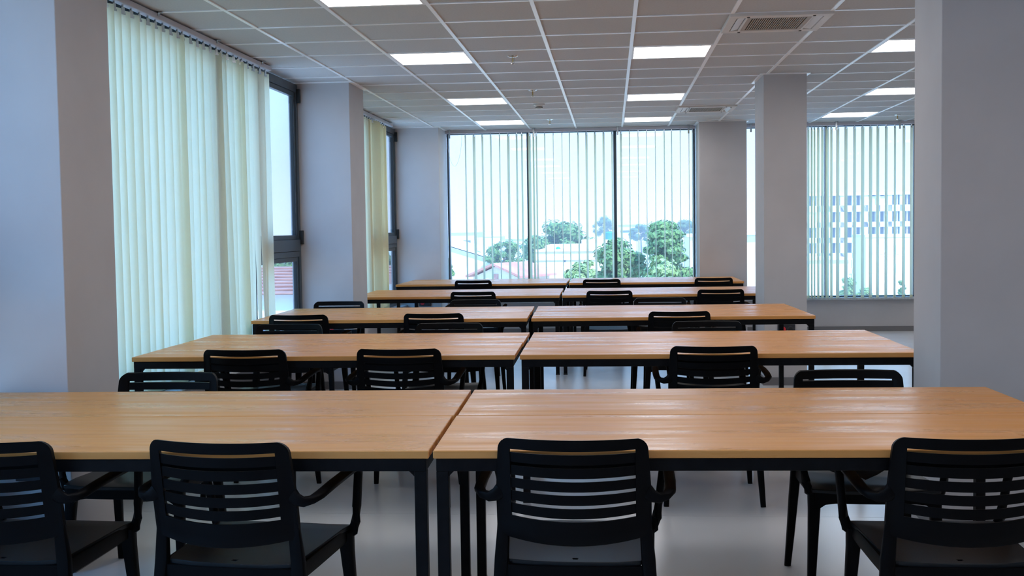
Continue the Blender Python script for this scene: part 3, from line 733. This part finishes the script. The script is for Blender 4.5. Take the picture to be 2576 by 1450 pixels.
# trees
def leaf_mat(name, c1, c2):
    m = mottled(name, c1, c2, 2.5, .6, spec=.3)
    return m
M_LEAF = [leaf_mat('leaf_mid', (.09, .19, .06), (.17, .29, .10)), leaf_mat('leaf_light', (.20, .31, .11), (.30, .42, .18)), leaf_mat('leaf_dark', (.08, .15, .06), (.13, .21, .09))]
M_BARK = mat('bark', (.10, .075, .055), .85)
def tree(px, ptop, pbot, wpx, Y, kind, label, shape='round', leaves=2600, layers=0, seed=1, group=None):
    rng = random.Random(seed)
    top = wz(px, ptop, Y); bot = wz(px, pbot, Y); rx = wpx/2/F_PX*Y; hz = (top.z-bot.z)/2; cz = (top.z+bot.z)/2
    t = tag(empty('tree', (top.x, Y, GZ)), label, 'tree', group)
    part('trunk', MB().sweep([(0, 0, 0), (.1, 0, (cz-GZ)*.5), (0, 0, cz-GZ)], [(.28, .28), (.22, .22), (.12, .12)], n=8), M_BARK, t, smooth=True)
    blobs = []
    nb = 26 if shape == 'round' else 34
    for k in range(nb):
        u = rng.uniform(-1, 1); a = rng.uniform(0, 2*math.pi); rad = rng.uniform(.25, .95)
        if shape == 'dome': zz = rng.uniform(-.8, 1); rr = math.sqrt(max(.04, 1-max(0, zz)**2))*rng.uniform(.35, .92)
        elif shape == 'layer': zz = -.95+1.9*(k % 8)/7; rr = (.75-.45*max(0, zz))*rng.uniform(.2, 1)
        else: zz = u*.8; rr = math.sqrt(1-zz*zz)*rad*.85
        blobs.append((rr*math.cos(a)*rx, rr*math.sin(a)*rx*.8, zz*hz*.88, rng.uniform(.22, .4)*min(rx, hz*1.6)))
    V = []; Fc = []; s = max(.10, rx*.042)
    for k in range(int(leaves*2.2)):
        bx_, by_, bz_, br = rng.choice(blobs)
        d_ = Vector((rng.gauss(0, 1), rng.gauss(0, 1), rng.gauss(0, 1))).normalized()
        fl_ = .45 if shape == 'layer' else .75
        c = Vector((bx_, by_, bz_))+Vector((d_.x*br, d_.y*br, d_.z*br*fl_))*rng.uniform(.55, 1.18)
        n_ = (d_+Vector((rng.uniform(-.5, .5), rng.uniform(-.5, .5), rng.uniform(-.1, .7)))).normalized()
        a_ = n_.orthogonal().normalized(); b_ = n_.cross(a_)
        q = rng.uniform(0, 6.28); a2 = a_*math.cos(q)+b_*math.sin(q); b2 = n_.cross(a2)
        ss = s*rng.uniform(.7, 1.5); i0 = len(V)
        V += [c-a2*ss, c+b2*ss*.55, c+a2*ss, c-b2*ss*.55]; Fc.append((i0, i0+1, i0+2, i0+3))
    mb = MB(); mb.add(V, Fc)
    core = bmesh.new()
    for bx_, by_, bz_, br in blobs:
        mt = Matrix.Translation((bx_, by_, bz_)) @ Matrix.Diagonal((br*.7, br*.7, br*.7*(.45 if shape == 'layer' else .75), 1))
        bmesh.ops.create_icosphere(core, subdivisions=2, radius=1, matrix=mt)
    cv = [v.co.copy() for v in core.verts]; core.verts.index_update(); cf = [[v.index for v in f.verts] for f in core.faces]; core.free()
    mb.add([c+Vector((rng.uniform(-.06, .06), rng.uniform(-.06, .06), rng.uniform(-.06, .06)))*rx*.4 for c in cv], cf)
    me = bpy.data.meshes.new('crown'); me.from_pydata(mb.v, [], mb.f); me.materials.append(M_LEAF[kind])
    link('crown', me, t, (0, 0, cz-GZ))
    return t
tree(1402, 570, 668, 190, 130, 0, 'wide dome-crowned tree beyond the wide back window', 'dome', 4200, seed=3)
tree(1268, 606, 690, 90, 118, 0, 'spreading lower tree beside the white hall roof', 'dome', 2200, seed=4)
tree(1668, 557, 720, 165, 60, 0, 'tall layered tree right outside the wide window', 'layer', 5200, seed=5)
tree(1555, 600, 735, 150, 62, 0, 'bushy tree left of the layered tree, at the mullion', 'round', 4200, seed=6)
tree(1462, 648, 745, 80, 58, 1, 'young light-green tree before the peach block', 'round', 2200, seed=7)
tree(1690, 652, 780, 170, 48, 1, 'pale green bushy tree at the foot of the layered tree', 'round', 3800, seed=8)
tree(1519, 546, 600, 56, 300, 2, 'far bluish umbrella tree on the skyline', 'dome', 1800, seed=9)
tree(1612, 566, 610, 60, 280, 2, 'far bluish low tree clump on the skyline', 'dome', 1500, seed=10)
tree(1722, 553, 600, 62, 240, 2, 'far bluish tree behind the layered tree top', 'dome', 1800, seed=11)
tree(1125, 645, 720, 34, 60, 0, 'dark leafy tree edge beside the corner column', 'round', 1500, seed=12)
tree(2136, 694, 760, 52, 110, 1, 'small green tree before the multi-storey block', 'round', 1500, seed=13)
tree(2270, 700, 760, 24, 110, 0, 'slim green shrub before the lower white annex', 'round', 900, seed=14)
tree(2175, 722, 765, 44, 105, 1, 'round green bush at the foot of the annex', 'round', 900, seed=15)
tree(735, 640, 690, 60, 80, 0, 'leafy tree behind the tiled roof', 'round', 1800, seed=16)
tree(692, 648, 690, 60, 84, 0, 'second leafy tree behind the tiled roof', 'round', 1800, seed=17)
tree(985, 620, 700, 50, 70, 2, 'tree outside the corner bay window', 'round', 1500, seed=18)
tree(560, 690, 790, 120, 30, 0, 'garden tree below the long side blind', 'round', 1800, seed=19)

# ------------------------------------------------------------------ haze in the air over the town
hz = bpy.data.materials.new('air_haze'); hz.use_nodes = True; hz.node_tree.nodes.clear()
ho = hz.node_tree.nodes.new('ShaderNodeOutputMaterial'); hv = hz.node_tree.nodes.new('ShaderNodeVolumeScatter')
hv.inputs['Color'].default_value = (.97, .91, .97, 1); hv.inputs['Density'].default_value = .0022; hv.inputs['Anisotropy'].default_value = .2
hz.node_tree.links.new(hv.outputs[0], ho.inputs['Volume'])
air = tag(part('haze', box(-260, 260, 22, 420, GZ, 40), hz), 'thin bright haze over the town outside', 'haze', None, 'stuff')
